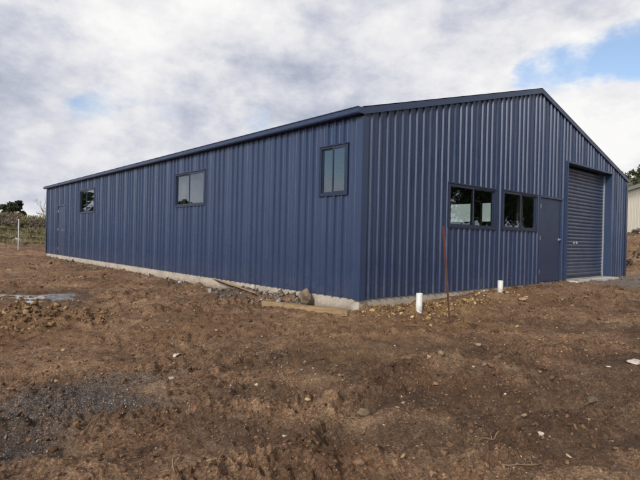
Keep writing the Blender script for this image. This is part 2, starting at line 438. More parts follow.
def build_ground():
    # radial sheet, fine close to where people stand, coarser to the horizon
    th = np.concatenate([np.linspace(-180, -62, 60, endpoint=False), np.linspace(-62, 62, 760, endpoint=False), np.linspace(62, 180, 60)[:-1]])
    th = np.radians(th) + YAW
    rr = np.concatenate([np.linspace(.02, 1.9, 24, endpoint=False), np.exp(np.linspace(math.log(1.9), math.log(34), 560, endpoint=False)), np.exp(np.linspace(math.log(34), math.log(2500), 90))])
    T, RR = np.meshgrid(th, rr)
    x = CAM[0] + RR * np.sin(T); y = CAM[1] + RR * np.cos(T)
    z = np.empty_like(x)
    z = ground_z(x, y)
    n, m = x.shape
    g, c = masks(x, y)
    wet_shade = np.clip(1.25 - (z - PUD_Z) / .05, 0, 1) * np.clip(blob(x, y, PUD[0], PUD[1], 1.3, 1.5) * 1.6, 0, 1)
    tu = x * .78 - y * .62; tv = x * .62 + y * .78
    damp = sstep(-.35, .40, .55 * fbm(x, y, .8, 4, 201, .6) - 1.0 * fbm(tu * .16, tv * 1.0, 1.5, 3, 141, .55) + .34 * sstep(-.9, -2.9, y + .15 * (x + 3))) * (.25 + .75 * sstep(.4, -2.4, y + .15 * (x + 3)))
    wet_shade = np.maximum(wet_shade, .70 * damp)
    wet_shade = np.maximum(wet_shade, .75 * sstep(-.25, 0, y - 28.9 - .27 * perlin(x * .35, y * .35, 91)) * sstep(1.0, .5, y - 28.9))  # shadow strip at the foot of the bank cut, coloured in as damp soil
    turf = np.maximum(sstep(.55, 1.4, y - 28.9 - .3 * perlin(x * .3, y * .3, 5)), .6 * sstep(15.5, 19, x) * sstep(-.1, .4, fbm(x, y, .5, 2, 44)))
    verts = np.stack([x, y, z], -1).reshape(-1, 3)
    idx = np.arange(n * m).reshape(n, m)
    a = idx[:-1, :]; b = idx[1:, :]
    a2 = np.roll(a, -1, 1); b2 = np.roll(b, -1, 1)
    faces = np.stack([a, a2, b2, b], -1).reshape(-1, 4)[:, ::-1]
    o = big_mesh('ground', verts, faces, M['soil'], smooth=True, attrs={'gravel': g.ravel(), 'clay': c.ravel(), 'wet_shade': wet_shade.ravel(), 'turf': turf.ravel()})
    tag(o, kind='structure')
build_ground()

def gz(x, y): return float(ground_z(np.array([x]), np.array([y]))[0])

# puddle
def build_puddle():
    t = NT('puddle_water'); p = t.pos()
    nrm = t.bump(t.noise(p, 6, 2), .08, .01)
    t.bsdf(t.mix(t.noise(p, 3.5, 5, .6), (.17, .145, .12), (.30, .27, .23)), t.maprange(t.noise(p, 5, 4, .6), .4, .6, .05, .3), 0, nrm, .6)
    mb = MB(); pts = []
    for k in range(56):
        a = 2 * math.pi * k / 56
        r = 1.12 + .12 * math.sin(3 * a + 1) + .08 * math.sin(7 * a)
        pts.append((PUD[0] - .15 + r * 1.0 * math.cos(a), PUD[1] + r * 1.15 * math.sin(a), PUD_Z))
    mb.add(pts, [tuple(range(56))])
    o = mb.build('puddle', t.m, fix=False)
    tag(o, kind='structure')
build_puddle()

# ------------------------------------------------------------------ cladding
PITCH_RIB = .19
def clad(mb, length, ztop, openings, place, phase=0.0, zbot=-.02, seed=0):
    """ribbed sheet: place(s, off, z) -> xyz, off = how far the rib stands out; openings = (s0, s1, z0, z1)"""
    rnd = random.Random(seed)
    pr = [(0.0, .0)]
    k = 0; s = phase
    while s < length + .3:
        h = .029 if k % 4 else .024
        w1 = .013 if k % 4 else .021
        for ds, o in ((.062, 0), (.066, .0025), (.118, .0025), (.122, 0), (.1245, 0), (.1245 + w1, h), (.19 - .013, h), (.19, 0)):
            pr.append((s + ds, o))
        s += PITCH_RIB; k += 1
    def off(q):
        for (a, oa), (b, ob) in zip(pr[:-1], pr[1:]):
            if a <= q <= b: return oa + (ob - oa) * (q - a) / max(b - a, 1e-9)
        return 0.0
    ss = sorted({round(a, 5) for a, _ in pr if 0 <= a <= length} | {0.0, length} | {o[0] for o in openings} | {o[1] for o in openings})
    ss = [s_ for s_ in ss if 0 <= s_ <= length]
    for a, b in zip(ss[:-1], ss[1:]):
        if b - a < 1e-5: continue
        mid = (a + b) / 2
        ops = sorted([(o[2], o[3]) for o in openings if o[0] < mid < o[1]])
        spans = []; z = zbot
        for z0, z1 in ops:
            if z0 > z: spans.append((z, z0, False))
            z = z1
        spans.append((z, None, True))
        oa, ob = off(a), off(b)
        for z0, z1, top in spans:
            za = ztop(a) if top else z1; zb = ztop(b) if top else z1
            n = len(mb.v)
            mb.v += [place(a, oa, z0), place(b, ob, z0), place(b, ob, zb), place(a, oa, za)]
            mb.f.append((n, n + 1, n + 2, n + 3))

shed = empty('metal_shed', (0, 0, 0))
tag(shed, 'long navy blue ribbed metal shed with gable roof on a concrete slab', 'shed')

GW = [(2.28, 3.95, 1.205, 2.01), (4.25, 5.81, 1.215, 2.03)]         # gable windows  (x0,x1,z0,z1)
GD = (5.95, 7.18, 0.0, 2.06)                                         # personnel door
RD = (7.40, 10.44, 0.0, 2.985)                                       # roller door
LW = [(.30, .95, 1.655, 2.46), (5.0, 6.54, 1.65, 2.45), (13.03, 14.73, 1.67, 2.51)]
LD = (16.8, 17.95, 0.0, 2.08)
# far long wall windows (seen through the front window)
FW = [(4.5, 6.42, 1.66, 2.47)]
EW = H - .03

mb = MB(); clad(mb, W, lambda s: H - .05 + SL * min(s, W - s), GW + [GD, RD], lambda s, o, z: (s, -.012 - o, z), .035)
mb.build('wall', M['clad'], shed, fix=False)
mb = MB(); clad(mb, L, lambda s: EW - .02, LW + [LD], lambda s, o, z: (-.012 - o, s, z), .07)
mb.build('wall', M['clad'], shed, fix=False)
mb = MB(); clad(mb, L, lambda s: EW - .02, FW, lambda s, o, z: (W + .012 + o, s, z), .07)
mb.build('wall', M['clad'], shed, fix=False)
mb = MB(); clad(mb, W, lambda s: H - .05 + SL * min(s, W - s), [], lambda s, o, z: (s, L + .012 + o, z), .035)
mb.build('wall', M['clad'], shed, fix=False)

# roof sheets
for sgn in (0, 1):
    mb = MB()
    pr = [(-.05, 0)]; s = -.05
    while s < L + .02:
        pr += [(s + .1245, 0), (s + .1415, .029), (s + .172, .029), (s + .19, 0)]; s += .19
    for (a, oa), (b, ob) in zip(pr[:-1], pr[1:]):
        b = min(b, L + .05)
        if b <= a: continue
        xe, xr = (-.07, W / 2) if sgn == 0 else (W + .07, W / 2)
        ze, zr = H - .05 - .07 * SL, H - .05 + RISE
        n = len(mb.v)
        mb.v += [(xe, a, ze + oa), (xe, b, ze + ob), (xr, b, zr + ob), (xr, a, zr + oa)]
        mb.f.append((n, n + 1, n + 2, n + 3))
    mb.build('roof', M['trim'], shed, fix=False)
mb = MB()
mb.prism([(W / 2 - .2, H + RISE - .2 * SL + .0), (W / 2, H + RISE + .012), (W / 2 + .2, H + RISE - .2 * SL), (W / 2 + .2, H + RISE - .2 * SL - .012), (W / 2, H + RISE), (W / 2 - .2, H + RISE - .2 * SL - .012)], 'y', .07, L - .07)
mb.build('ridge_cap', M['trim'], shed)

# barge boards: folded flashing that covers the sheet ends
BH = .106
for y0, y1, yr in ((-.062, -.044, .14), (L + .044, L + .062, L - .14)):
    for sg in (0, 1):
        xa = -.05 if sg == 0 else W + .05
        za = H + (xa if sg == 0 else W - xa) * SL
        mb = MB()
        mb.prism([(xa, za), (W / 2, H + RISE), (W / 2, H + RISE - BH), (xa, za - BH)], 'y', y0, y1)
        a, b = (y1, yr) if y0 < 0 else (yr, y0)
        mb.prism([(xa, za + .004), (W / 2, H + RISE + .004), (W / 2, H + RISE - .012), (xa, za - .012)], 'y', y0 if y0 < 0 else a, b if y0 < 0 else y1)
        # rolled lower lip
        mb.prism([(xa, za - BH - .001), (W / 2, H + RISE - BH - .001), (W / 2, H + RISE - BH - .013), (xa, za - BH - .013)], 'y', y0 - .006, y1 - .002) if y0 < 0 else None
        mb.build('barge_board', M['trim'], shed)

# gutters: quad profile along both eaves
def gutter(x0, sgn, name='gutter'):
    mb = MB()
    zt = H - .028
    prof = [(0.0, zt - .100), (.105, zt - .100), (.118, zt - .080), (.122, zt - .02), (.134, zt - .012), (.134, zt), (.118, zt), (.112, zt - .02), (.108, zt - .078), (.10, zt - .092), (0.012, zt - .092), (.012, zt - .03), (0.0, zt - .03)]
    mb.prism([(x0 + sgn * a, b) for a, b in prof], 'y', -.06, L + .06)
    mb.prism([(x0 + sgn * .003, zt - .097), (x0 + sgn * .125, zt - .097), (x0 + sgn * .125, zt - .004), (x0 + sgn * .003, zt - .004)], 'y', -.0635, -.0605)
    mb.prism([(x0 + sgn * .003, zt - .097), (x0 + sgn * .125, zt - .097), (x0 + sgn * .125, zt - .004), (x0 + sgn * .003, zt - .004)], 'y', L + .0605, L + .0635)
    return mb.build(name, M['trim'], shed)
gutter(-.046, -1); gutter(W + .046, 1)

# corner flashings
for (x, sx) in ((0, -1), (W, 1)):
    for (y, sy) in ((0, -1), (L, 1)):
        zt = H - .16
        mb = MB()
        xo = x + sx * .048; yo = y + sy * .048
        mb.box(min(xo, xo - sx * .004), max(xo, xo - sx * .004), min(yo, yo - sy * .145), max(yo, yo - sy * .145), -.03, zt)
        xi = xo - sx * .0045
        mb.box(min(xi, xo - sx * .13), max(xi, xo - sx * .13), min(yo, yo - sy * .004), max(yo, yo - sy * .004), -.03, zt)
        mb.build('corner_flashing', M['trim'], shed)

# slab
mb = MB(); mb.box(.004, W - .004, .004, L - .004, -.7, 0)
mb.build('slab', M['slab'], shed)
mb = MB(); mb.prism([(RD[0] - .02, 0.0), (RD[1] + .03, 0.0), (RD[1] + .02, -.30), (RD[0] + .02, -.34)], 'z', -.4, -.006)
mb.build('door_apron', M['apron'], shed)

# windows; ax = 'x' (gable) or 'y' (long walls); out = outward sign position
def window(axis, a0, a1, z0, z1, plane, out):
    """axis: wall direction; plane: wall coordinate; out: sign of outward normal"""
    def bx(mb, s0, s1, o0, o1, zz0, zz1):
        p0, p1 = sorted((plane + out * o0, plane + out * o1))
        if axis == 'x': mb.box(s0, s1, p0, p1, zz0, zz1)
        else: mb.box(p0, p1, s0, s1, zz0, zz1)
    mb = MB(); w = .030
    bx(mb, a0, a1, -.05, .046, z0, z0 + w); bx(mb, a0, a1, -.05, .046, z1 - w, z1)
    bx(mb, a0, a0 + w, -.05, .046, z0 + w, z1 - w); bx(mb, a1 - w, a1, -.05, .046, z0 + w, z1 - w)
    bx(mb, a0 - .022, a1 + .022, .0, .052, z0 - .02, z0 - .002)          # sill flashing
    bx(mb, a0 - .022, a0 - .001, .0, .05, z0, z1 + .02); bx(mb, a1 + .001, a1 + .022, .0, .05, z0, z1 + .02)
    bx(mb, a0 - .001, a1 + .001, .0, .062, z1 + .001, z1 + .022)
    f = mb.build('window', M['frame'], shed)
    mid = (a0 + a1) / 2
    mb = MB(); q = .023
    for s0, s1, oo in ((a0 + w, mid + .018, .034), (mid - .018, a1 - w, .008)):
        bx(mb, s0, s0 + q, oo - .012, oo + .012, z0 + w, z1 - w); bx(mb, s1 - q, s1, oo - .012, oo + .012, z0 + w, z1 - w)
        bx(mb, s0 + q, s1 - q, oo - .012, oo + .012, z0 + w, z0 + w + q); bx(mb, s0 + q, s1 - q, oo - .012, oo + .012, z1 - w - q, z1 - w)
    mb.build('sash', M['frame'], f)
    mb = MB()
    for s0, s1, oo in ((a0 + w + q, mid + .018 - q, .034), (mid - .018 + q, a1 - w - q, .008)):
        bx(mb, s0 - .003, s1 + .003, oo - .003, oo + .003, z0 + w + q - .003, z1 - w - q + .003)
    mb.build('pane', M['glass'], f)
    return f
for w_ in GW: window('x', *w_, 0.0, -1)
for w_ in LW: window('y', *w_, 0.0, -1)
for w_ in FW: window('y', *w_, W, 1)

# personnel doors
def person_door(axis, a0, a1, z1, plane, out, hinge_first, frame_proud=.035):
    def bx(mb, s0, s1, o0, o1, zz0, zz1):
        p0, p1 = sorted((plane + out * o0, plane + out * o1))
        if axis == 'x': mb.box(s0, s1, p0, p1, zz0, zz1)
        else: mb.box(p0, p1, s0, s1, zz0, zz1)
    mb = MB(); w = .05
    bx(mb, a0, a0 + w, -.08, frame_proud, 0, z1 - w); bx(mb, a1 - w, a1, -.08, frame_proud, 0, z1 - w); bx(mb, a0, a1, -.08, frame_proud + .012, z1 - w, z1)
    fr = mb.build('door_frame', M['trim'], shed)
    mb = MB(); bx(mb, a0 + w + .004, a1 - w - .004, -.03, .012, .012, z1 - w - .006)
    d = mb.build('door', M['door'], shed, bevel=.003)
    hs = a0 + w + .03 if hinge_first else a1 - w - .03
    for z in (.25, 1.05, z1 - .26):
        mb = MB(); bx(mb, hs - .03, hs + .012, .0125, .030, z - .05, z + .05)
        mb.build('hinge', M['chrome'], d, bevel=.003)
    ls = a1 - w - .07 if hinge_first else a0 + w + .07
    sg = -1 if hinge_first else 1
    mb = MB()
    bx(mb, ls - .026, ls + .026, .0125, .022, 1.0, 1.052)
    bx(mb, ls - .010, ls + .010, .022, .062, 1.016, 1.036)
    s0, s1 = sorted((ls - .010, ls + sg * .14)); bx(mb, s0, s1, .0622, .078, 1.017, 1.035)
    mb.build('handle', M['chrome'], d, bevel=.004)
person_door('x', *GD[:2], GD[3], 0.0, -1, True)
person_door('y', *LD[:2], LD[3], 0.0, -1, False)

# roller door
def roller():
    a0, a1, z1 = RD[0], RD[1], RD[3]
    mb = MB()      # folded jamb and head flashings lining the opening
    mb.box(a0 - .03, a0 + .004, -.075, .22, 0, z1); mb.box(a1 - .004, a1 + .045, -.055, .22, 0, z1)
    mb.box(a0 - .03, a1 + .045, -.07, .22, z1 + .001, z1 + .045)
    mb.build('door_surround', M['trim'], shed)
    mb = MB()      # curtain: rounded horizontal slats
    pts = []; z = .045; N = 10
    nsl = int(round((z1 - .02) / .1))
    for i in range(nsl * N + 1):
        z = .045 + (z1 - .03 - .045) * i / (nsl * N)
        ph = (i % N) / N
        o = .018 * abs(math.sin(math.pi * ph)) ** .8
        pts.append((.175 - o, z))
    n = len(pts); x0, x1 = a0 + .03, a1 - .03
    vs = [(x0, p[0], p[1]) for p in pts] + [(x1, p[0], p[1]) for p in pts]
    mb.add(vs, [(i, n + i, n + i + 1, i + 1) for i in range(n - 1)])
    mb.box(x0, x1, .150, .19, .0, .044)
    cur = mb.build('roller_door', M['roller'], shed, fix=False)
    for x in (a0 + .006, a1 - .046):
        mb = MB(); mb.box(x + (0 if x < 8 else .012), x + (.028 if x < 8 else .04), .128, .146, 0, z1 - .02); mb.box(x + (.03 if x < 8 else 0), x + (.04 if x < 8 else .01), .1465, .2, 0, z1 - .02)
        mb.build('guide_rail', M['rail'], cur)
    for dx in (-.09, .09):
        mb = MB(); xm = (a0 + a1) / 2 - .45 + dx
        mb.box(xm - .05, xm + .05, .140, .152, .93, .985)
        mb.build('handle', M['chrome'], cur, bevel=.003)
roller()

# portal frames and girts inside, and a stud wall
for y in (.25, 6.6, 13.2, L - .25):
    mb = MB()
    for x in (.16, W - .16):
        mb.box(x - .08, x + .08, y - .05, y + .05, 0.002, H - .25)
    mb.prism([(.08, H - .25), (W / 2, H - .25 + RISE), (W - .08, H - .25), (W - .08, H - .45), (W / 2, H - .45 + RISE), (.08, H - .45)], 'y', y - .05, y + .05)
    mb.build('portal_frame', M['steel'], shed)
mb = MB()
mb.box(W - .3, W - .16, 4.85, 5.12, .002, 2.6)
mb.build('stud', M['steel'], shed)
mb = MB(); mb.box(5.35, 5.45, .12, .22, .002, 3.9)
mb.build('stud', M['steel'], shed)

# ------------------------------------------------------------------ rocks, clods, stones
def ico(sub):
    import bmesh
    bm = bmesh.new(); bmesh.ops.create_icosphere(bm, subdivisions=sub, radius=1.0)
    v = np.array([tuple(q.co) for q in bm.verts]); f = np.array([[q.index for q in g.verts] for g in bm.faces]); bm.free()
    return v, f
ICO1, ICO2, ICO3 = ico(1), ico(2), ico(3)

def rock_variants(base, n, jit, seed, ang=0.0):
    r = np.random.default_rng(seed); out = []
    for i in range(n):
        v = base[0].copy()
        for _ in range(9 if ang else 0):     # chop flat facets
            d = r.normal(size=3); d /= np.linalg.norm(d); h = r.uniform(.28, .75)
            k = v @ d; m_ = k > h; v[m_] -= np.outer(k[m_] - h, d)
        v = v * (1 + jit * .6 * r.normal(size=(len(v), 1))) + jit * .4 * r.normal(size=v.shape)
        out.append(v)
    return out

def scatter(name, xs, ys, sizes, base, variants, mat, flat=(.55, .9), sink=.25, parent=None, seed=0):
    r = np.random.default_rng(seed); n = len(xs)
    zs = ground_z(xs, ys)
    nv = len(base[0]); V = np.empty((n, nv, 3)); vi = r.integers(0, len(variants), n)
    for k, var in enumerate(variants):
        ii = np.where(vi == k)[0]
        if len(ii) == 0: continue
        a = r.uniform(0, 2 * np.pi, len(ii)); tl = r.normal(0, .35, len(ii)); c, s = np.cos(a), np.sin(a)
        sc = np.stack([r.uniform(.75, 1.3, len(ii)), r.uniform(.6, 1.0, len(ii)), r.uniform(flat[0], flat[1], len(ii))], -1) * sizes[ii][:, None]
        q = var[None] * sc[:, None, :]
        ct, st = np.cos(tl)[:, None], np.sin(tl)[:, None]
        qx = q[..., 0] * ct - q[..., 2] * st; qz = q[..., 0] * st + q[..., 2] * ct
        X = qx * c[:, None] - q[..., 1] * s[:, None]; Y = qx * s[:, None] + q[..., 1] * c[:, None]
        V[ii] = np.stack([X + xs[ii][:, None], Y + ys[ii][:, None], qz + (zs[ii] + sc[:, 2] * (1 - 2 * sink) * .6)[:, None]], -1)
    F = (base[1][None] + (np.arange(n) * nv)[:, None, None]).reshape(-1, 3)
    return big_mesh(name, V.reshape(-1, 3), F, mat, parent)

M['clod'] = mat_islands('soil_clods', [(0, (.060, .031, .017)), (.3, (.100, .056, .032)), (.6, (.140, .081, .047)), (.9, (.175, .105, .062)), (1, (.24, .155, .095))], .95, .9, 70, .4, .12)
M['chips'] = mat_islands('pale_stone_chips', [(0, (.10, .07, .045)), (.4, (.17, .115, .07)), (.65, (.25, .17, .10)), (.82, (.32, .25, .17)), (.93, (.33, .20, .075)), (1, (.50, .44, .37))], .85, .5, 90, .25)
M['grav'] = mat_islands('blue_grey_gravel', [(0, (.065, .067, .074)), (.5, (.14, .142, .15)), (.85, (.22, .215, .205)), (1, (.46, .44, .40))], .8, .4, 120, .25)
M['clayclod'] = mat_islands('ochre_clay_clods', [(0, (.085, .047, .022)), (.4, (.14, .080, .038)), (.8, (.20, .122, .058)), (1, (.29, .20, .11))], .9, .7, 60, .3)
M['yclay'] = mat_islands('yellow_clay_clods', [(0, (.11, .062, .027)), (.4, (.21, .128, .054)), (.75, (.31, .20, .085)), (1, (.44, .32, .17))], .9, .7, 60, .3)
M['rubble'] = mat_islands('grey_rubble', [(0, (.055, .048, .042)), (.5, (.11, .095, .078)), (.88, (.19, .165, .135)), (1, (.38, .35, .31))], .88, .6, 60, .3)

def polar(n, r0, r1, half=58, seed=0):
    r = np.random.default_rng(seed)
    a = YAW + np.radians(r.uniform(-half, half, n)); d = np.exp(r.uniform(math.log(r0), math.log(r1), n))
    x = CAM[0] + d * np.sin(a); y = CAM[1] + d * np.cos(a)
    ok = ~((x > -.06) & (x < W + .06) & (y > -.06) & (y < L + .06)) & (np.hypot((x - PUD[0]) / .7, (y - PUD[1]) / 1.0) > 1) & (y < 28.3)
    return x[ok], y[ok], d[ok]

def sizes_for(n, lo, hi, seed, p=2.2):
    r = np.random.default_rng(seed)
    u = r.random(n)
    return lo * (1 - u * (1 - (lo / hi) ** p)) ** (-1 / p)

# soil clods: thicker along the track ridges and in rough patches
x, y, d = polar(26000, 2.2, 24, seed=1)
dens = .22 + .9 * sstep(.0, .6, fbm(x, y, .8, 2, 17))
for pl, hh, ww in RIDGES: dens = dens + 1.3 * np.exp(-(seg_dist(x, y, pl) / (ww * 1.3)) ** 2)
keep = rng.random(len(x)) < np.clip(dens, 0, 1)
keep &= rng.random(len(x)) < np.interp(d, [3, 8], [.45, 1.0])
x, y, d = x[keep], y[keep], d[keep]
s = sizes_for(len(x), .007, .036, 2, 2.3) * (1 + .09 * d)
m_ = s > .019
o = scatter('soil_clods', x[~m_], y[~m_], s[~m_], ICO1, rock_variants(ICO1, 8, .17, 1), M['clod'], (.5, .9), .3, seed=3)
tag(o, kind='stuff', label='loose dark brown crumbs of turned soil scattered over the bare ground', cat='soil')
o = scatter('soil_lumps', x[m_], y[m_], s[m_], ICO2, rock_variants(ICO2, 10, .10, 4, 1), M['clod'], (.5, .85), .3, seed=5)
tag(o, kind='stuff', label='lumps of turned brown earth lying over the bare ground', cat='soil')
# pale chips
x, y, d = polar(26000, 2.2, 26, seed=6)
keep = rng.random(len(x)) < (.25 + .9 * sstep(-.2, .5, fbm(x, y, .6, 2, 117))) * np.interp(d, [3, 8], [.55, 1.0]); x, y, d = x[keep], y[keep], d[keep]
s = sizes_for(len(x), .0040, .026, 7, 2.15) * (1 + .13 * d)
o = scatter('stone_chips', x, y, s, ICO1, rock_variants(ICO1, 8, .14, 8, 1), M['chips'], (.35, .7), .35, seed=9)
tag(o, kind='stuff', label='pale tan and white stone chips strewn over the brown ground', cat='stones')
# gravel
x, y, d = polar(60000, 2.2, 26, seed=10)
g, _ = masks(x, y)
keep = rng.random(len(x)) < np.clip(g * .5 + .02, 0, .6); x, y, d = x[keep], y[keep], d[keep]
s = sizes_for(len(x), .0045, .016, 11, 2.6) * (1 + .05 * d)
o = scatter('gravel', x, y, s, ICO1, rock_variants(ICO1, 8, .12, 12, 1), M['grav'], (.5, .9), .3, seed=13)
tag(o, kind='stuff', label='blue grey crushed gravel spread in patches over the ground', cat='gravel')
# ochre clay clods: heap on the left and spoil at the shed corner
r = np.random.default_rng(14)
xs = np.concatenate([-4.0 + r.normal(0, .42, 700), -3.4 + r.normal(0, .35, 160)]); ys = np.concatenate([3.05 + r.normal(0, .62, 700), 2.6 + r.normal(0, .3, 160)])
s = sizes_for(len(xs), .016, .064, 15, 1.6)
o = scatter('clay_clods', xs, ys, s, ICO2, rock_variants(ICO2, 10, .09, 16, 1), M['clayclod'], (.6, .95), .25, seed=17)
tag(o, kind='stuff', label='heap of tan and ochre clay clods beside the puddle', cat='soil heap')
xs = np.concatenate([.95 + r.normal(0, .45, 330), 2.0 + r.normal(0, .5, 170), 3.2 + r.normal(0, .6, 80), .1 + r.normal(0, .2, 60)])
ys = -np.abs(np.concatenate([.55 + r.normal(0, .24, 330), .6 + r.normal(0, .22, 170), .6 + r.normal(0, .22, 80), .3 + r.normal(0, .12, 60)])) - .06
s = sizes_for(len(xs), .014, .075, 18, 2.0)
o = scatter('clay_spoil', xs, ys, s, ICO2, rock_variants(ICO2, 10, .09, 19, 1), M['yclay'], (.6, .95), .25, seed=20)
tag(o, kind='stuff', label='yellow clay spoil heaped against the slab by the shed corner', cat='soil heap')
# rubble along the long slab edge
ys = np.concatenate([3.2 + r.normal(0, .75, 260), 1.75 + r.normal(0, .4, 170), .75 + r.normal(0, .3, 60), r.uniform(5, 19, 220)])
xs = -.07 - np.abs(np.concatenate([r.normal(0, .2, 260), r.normal(0, .17, 170), r.normal(0, .12, 60), r.normal(0, .2, 220)]))
s = sizes_for(len(xs), .018, .075, 21, 2.0)
o = scatter('slab_rubble', xs, ys, s, ICO2, rock_variants(ICO2, 10, .08, 22, 1), M['rubble'], (.6, .95), .25, seed=23)
tag(o, kind='stuff', label='grey rubble and broken stone along the foot of the long slab edge', cat='rubble')

r = np.random.default_rng(61)
xs = r.uniform(13.8, 27, 420); ys = r.uniform(-1.5, 9, 420); s = sizes_for(420, .05, .26, 62, 1.7)
o = scatter('bank_rubble', xs, ys, s, ICO2, rock_variants(ICO2, 10, .08, 63, 1), M['clayclod'], (.5, .9), .3, seed=64)
tag(o, kind='stuff', label='brown earth lumps and stones on the bank right of the navy shed', cat='rubble')
r = np.random.default_rng(65)
xs = r.uniform(-3, 6, 260); ys = r.uniform(29.4, 40, 260); s = sizes_for(260, .06, .30, 66, 1.7)
o = scatter('bank_stones', xs, ys, s, ICO2, rock_variants(ICO2, 10, .08, 67, 1), M['clayclod'], (.5, .9), .2, seed=68)
tag(o, kind='stuff', label='pinkish tan stones and clods on the grassy bank at the left', cat='rubble')

def big_rock(name, label, x, y, size, mat, seed, rz=0.0, tilt=0.0, sink=.2, cat='rock'):
    r = np.random.default_rng(seed)
    v = ICO3[0].copy()
    for _ in range(13):
        dd = r.normal(size=3); dd /= np.linalg.norm(dd); h = r.uniform(.38, .8); k = v @ dd; q = k > h; v[q] -= np.outer(k[q] - h, dd)
    for i in range(len(v)):
        p = Vector(v[i] * 1.7) + Vector((seed, seed * 2, 0))
        v[i] *= 1 + .20 * mnoise.noise(p) + .13 * mnoise.noise(p * 2.9)
    v *= np.array(size) * .5
    o = big_mesh(name, v, ICO3[1], mat)
    o.rotation_euler = (tilt, 0, rz)
    o.location = (x, y, gz(x, y) + size[2] * (.5 - sink))
    tag(o, label, cat)
    return o
M['boulder'] = mat_plain('boulder_stone', (.15, .105, .063), .9, var=.6, sc=9, bump=.8, bsc=35)
M['tanrock'] = mat_plain('tan_stone', (.24, .17, .095), .88, var=.35, sc=14, bump=.7, bsc=50)
M['palerock'] = mat_plain('pale_stone', (.44, .38, .32), .85, var=.25, sc=14, bump=.6, bsc=50)
M['greyrock'] = mat_plain('grey_stone', (.20, .195, .18), .88, var=.35, sc=14, bump=.7, bsc=50)
big_rock('boulder', 'upright brown boulder leaning on the slab behind the timber beam', -.17, 1.12, (.24, .27, .42), M['boulder'], 6, .9, .22, .16, 'boulder')
BR = [
    (-.36, 1.62, (.16, .18, .14), 'greyrock', 'grey stone between the rubble and the left end of the timber beam'),
    (-.16, .62, (.12, .16, .09), 'palerock', 'pale broken concrete lump between the beam and the slab corner'),
    (-2.86, -2.86, (.11, .08, .085), 'boulder', 'fist sized brown stone in the foreground below the middle of the picture'),
    (-1.18, -2.37, (.15, .11, .08), 'tanrock', 'ochre stone lying on open ground in front of the red picket'),
    (-.35, -2.26, (.17, .11, .07), 'tanrock', 'flat tan stone to the right of the ochre stone in front of the picket'),
    (.44, -3.68, (.27, .17, .06), 'palerock', 'flat whitish stone slab on the soil at the right edge'),
    (3.15, -1.05, (.26, .16, .10), 'tanrock', 'tan stone on the soil in front of the second white pipe'),
    (-1.45, -3.95, (.13, .11, .08), 'boulder', 'brown lump on the track ridge at the lower right'),
    (-3.2, -.35, (.12, .09, .06), 'palerock', 'small pale stone on open ground left of the picture centre'),
    (-2.25, -3.93, (.06, .05, .045), 'palerock', 'small white pebble at the bottom edge right of centre'),
]
for i, (x, y, sz, mt, lb) in enumerate(BR):
    big_rock('stone', lb, x, y, sz, M[mt], 20 + i, i * 1.3, 0.1, .25, 'stone')

# ------------------------------------------------------------------ site objects
def board(name, label, cat, a, b, w, h, mat, roll=0.0):
    a, b = Vector(a), Vector(b); ln = (b - a).length
    mb = MB(); N = 14
    vs = []
    for i in range(N + 1):
        t_ = -ln / 2 + ln * i / N
        for (px, pz) in ((-w / 2, -h / 2), (w / 2, -h / 2), (w / 2, h / 2), (-w / 2, h / 2)):
            vs.append((px + .004 * math.sin(i * 1.7 + px * 90), t_, pz + .004 * math.sin(i * .9 + 1 + pz * 60)))
    fs = [(i * 4 + k, i * 4 + (k + 1) % 4, i * 4 + 4 + (k + 1) % 4, i * 4 + 4 + k) for i in range(N) for k in range(4)] + [(3, 2, 1, 0), (N * 4, N * 4 + 1, N * 4 + 2, N * 4 + 3)]
    mb.add(vs, fs)
    o = mb.build(name, mat, bevel=.004)
    d = (b - a).normalized()
    o.rotation_euler = d.to_track_quat('Y', 'Z').to_euler(); o.rotation_euler.rotate_axis('Y', roll)
    o.location = (a + b) / 2
    return tag(o, label, cat)
z1_, z2_ = gz(-.48, 1.85), gz(-.2, .05)
board('timber_beam', 'sawn yellow timber beam lying on the soil below the slab near the corner', 'timber', (-.50, 1.88, z1_ + .05), (-.215, .0, z2_ + .055), .10, .10, M['pine'])
board('old_plank', 'weathered brown plank leaning along the slab edge left of the boulder', 'plank', (-.12, 4.25, -.04), (-.34, 2.28, -.15), .16, .035, M['oldwood'], R(-32))

def pvc(x, y, top, rad, label, lean=(0, 0)):
    mb = MB(); z0 = gz(x, y) - .15
    N = 32; vs = []
    for (r_, z_) in ((rad, z0), (rad, top), (rad - .006, top), (rad - .006, top - .2)):
        k = (z_ - z0)
        for i in range(N):
            a = 2 * math.pi * i / N
            vs.append((lean[0] * k + r_ * math.cos(a), lean[1] * k + r_ * math.sin(a), z_ - z0))
    fs = [(j * N + i, j * N + (i + 1) % N, (j + 1) * N + (i + 1) % N, (j + 1) * N + i) for j in range(3) for i in range(N)]
    fs.append(tuple(3 * N + i for i in range(N)))
    mb.add(vs, fs)
    o = mb.build('drain_pipe', M['pvc'], smooth=False)
    o.location = (x, y, z0)
    return tag(o, label, 'pipe', 'white drain pipe stubs by the gable wall')
pvc(.60, -.70, .115, .050, 'taller white plastic pipe stub standing in the clay near the shed corner', (.02, 0))
pvc(3.90, -.22, .145, .055, 'short white plastic pipe stub standing close to the gable wall below the second window')

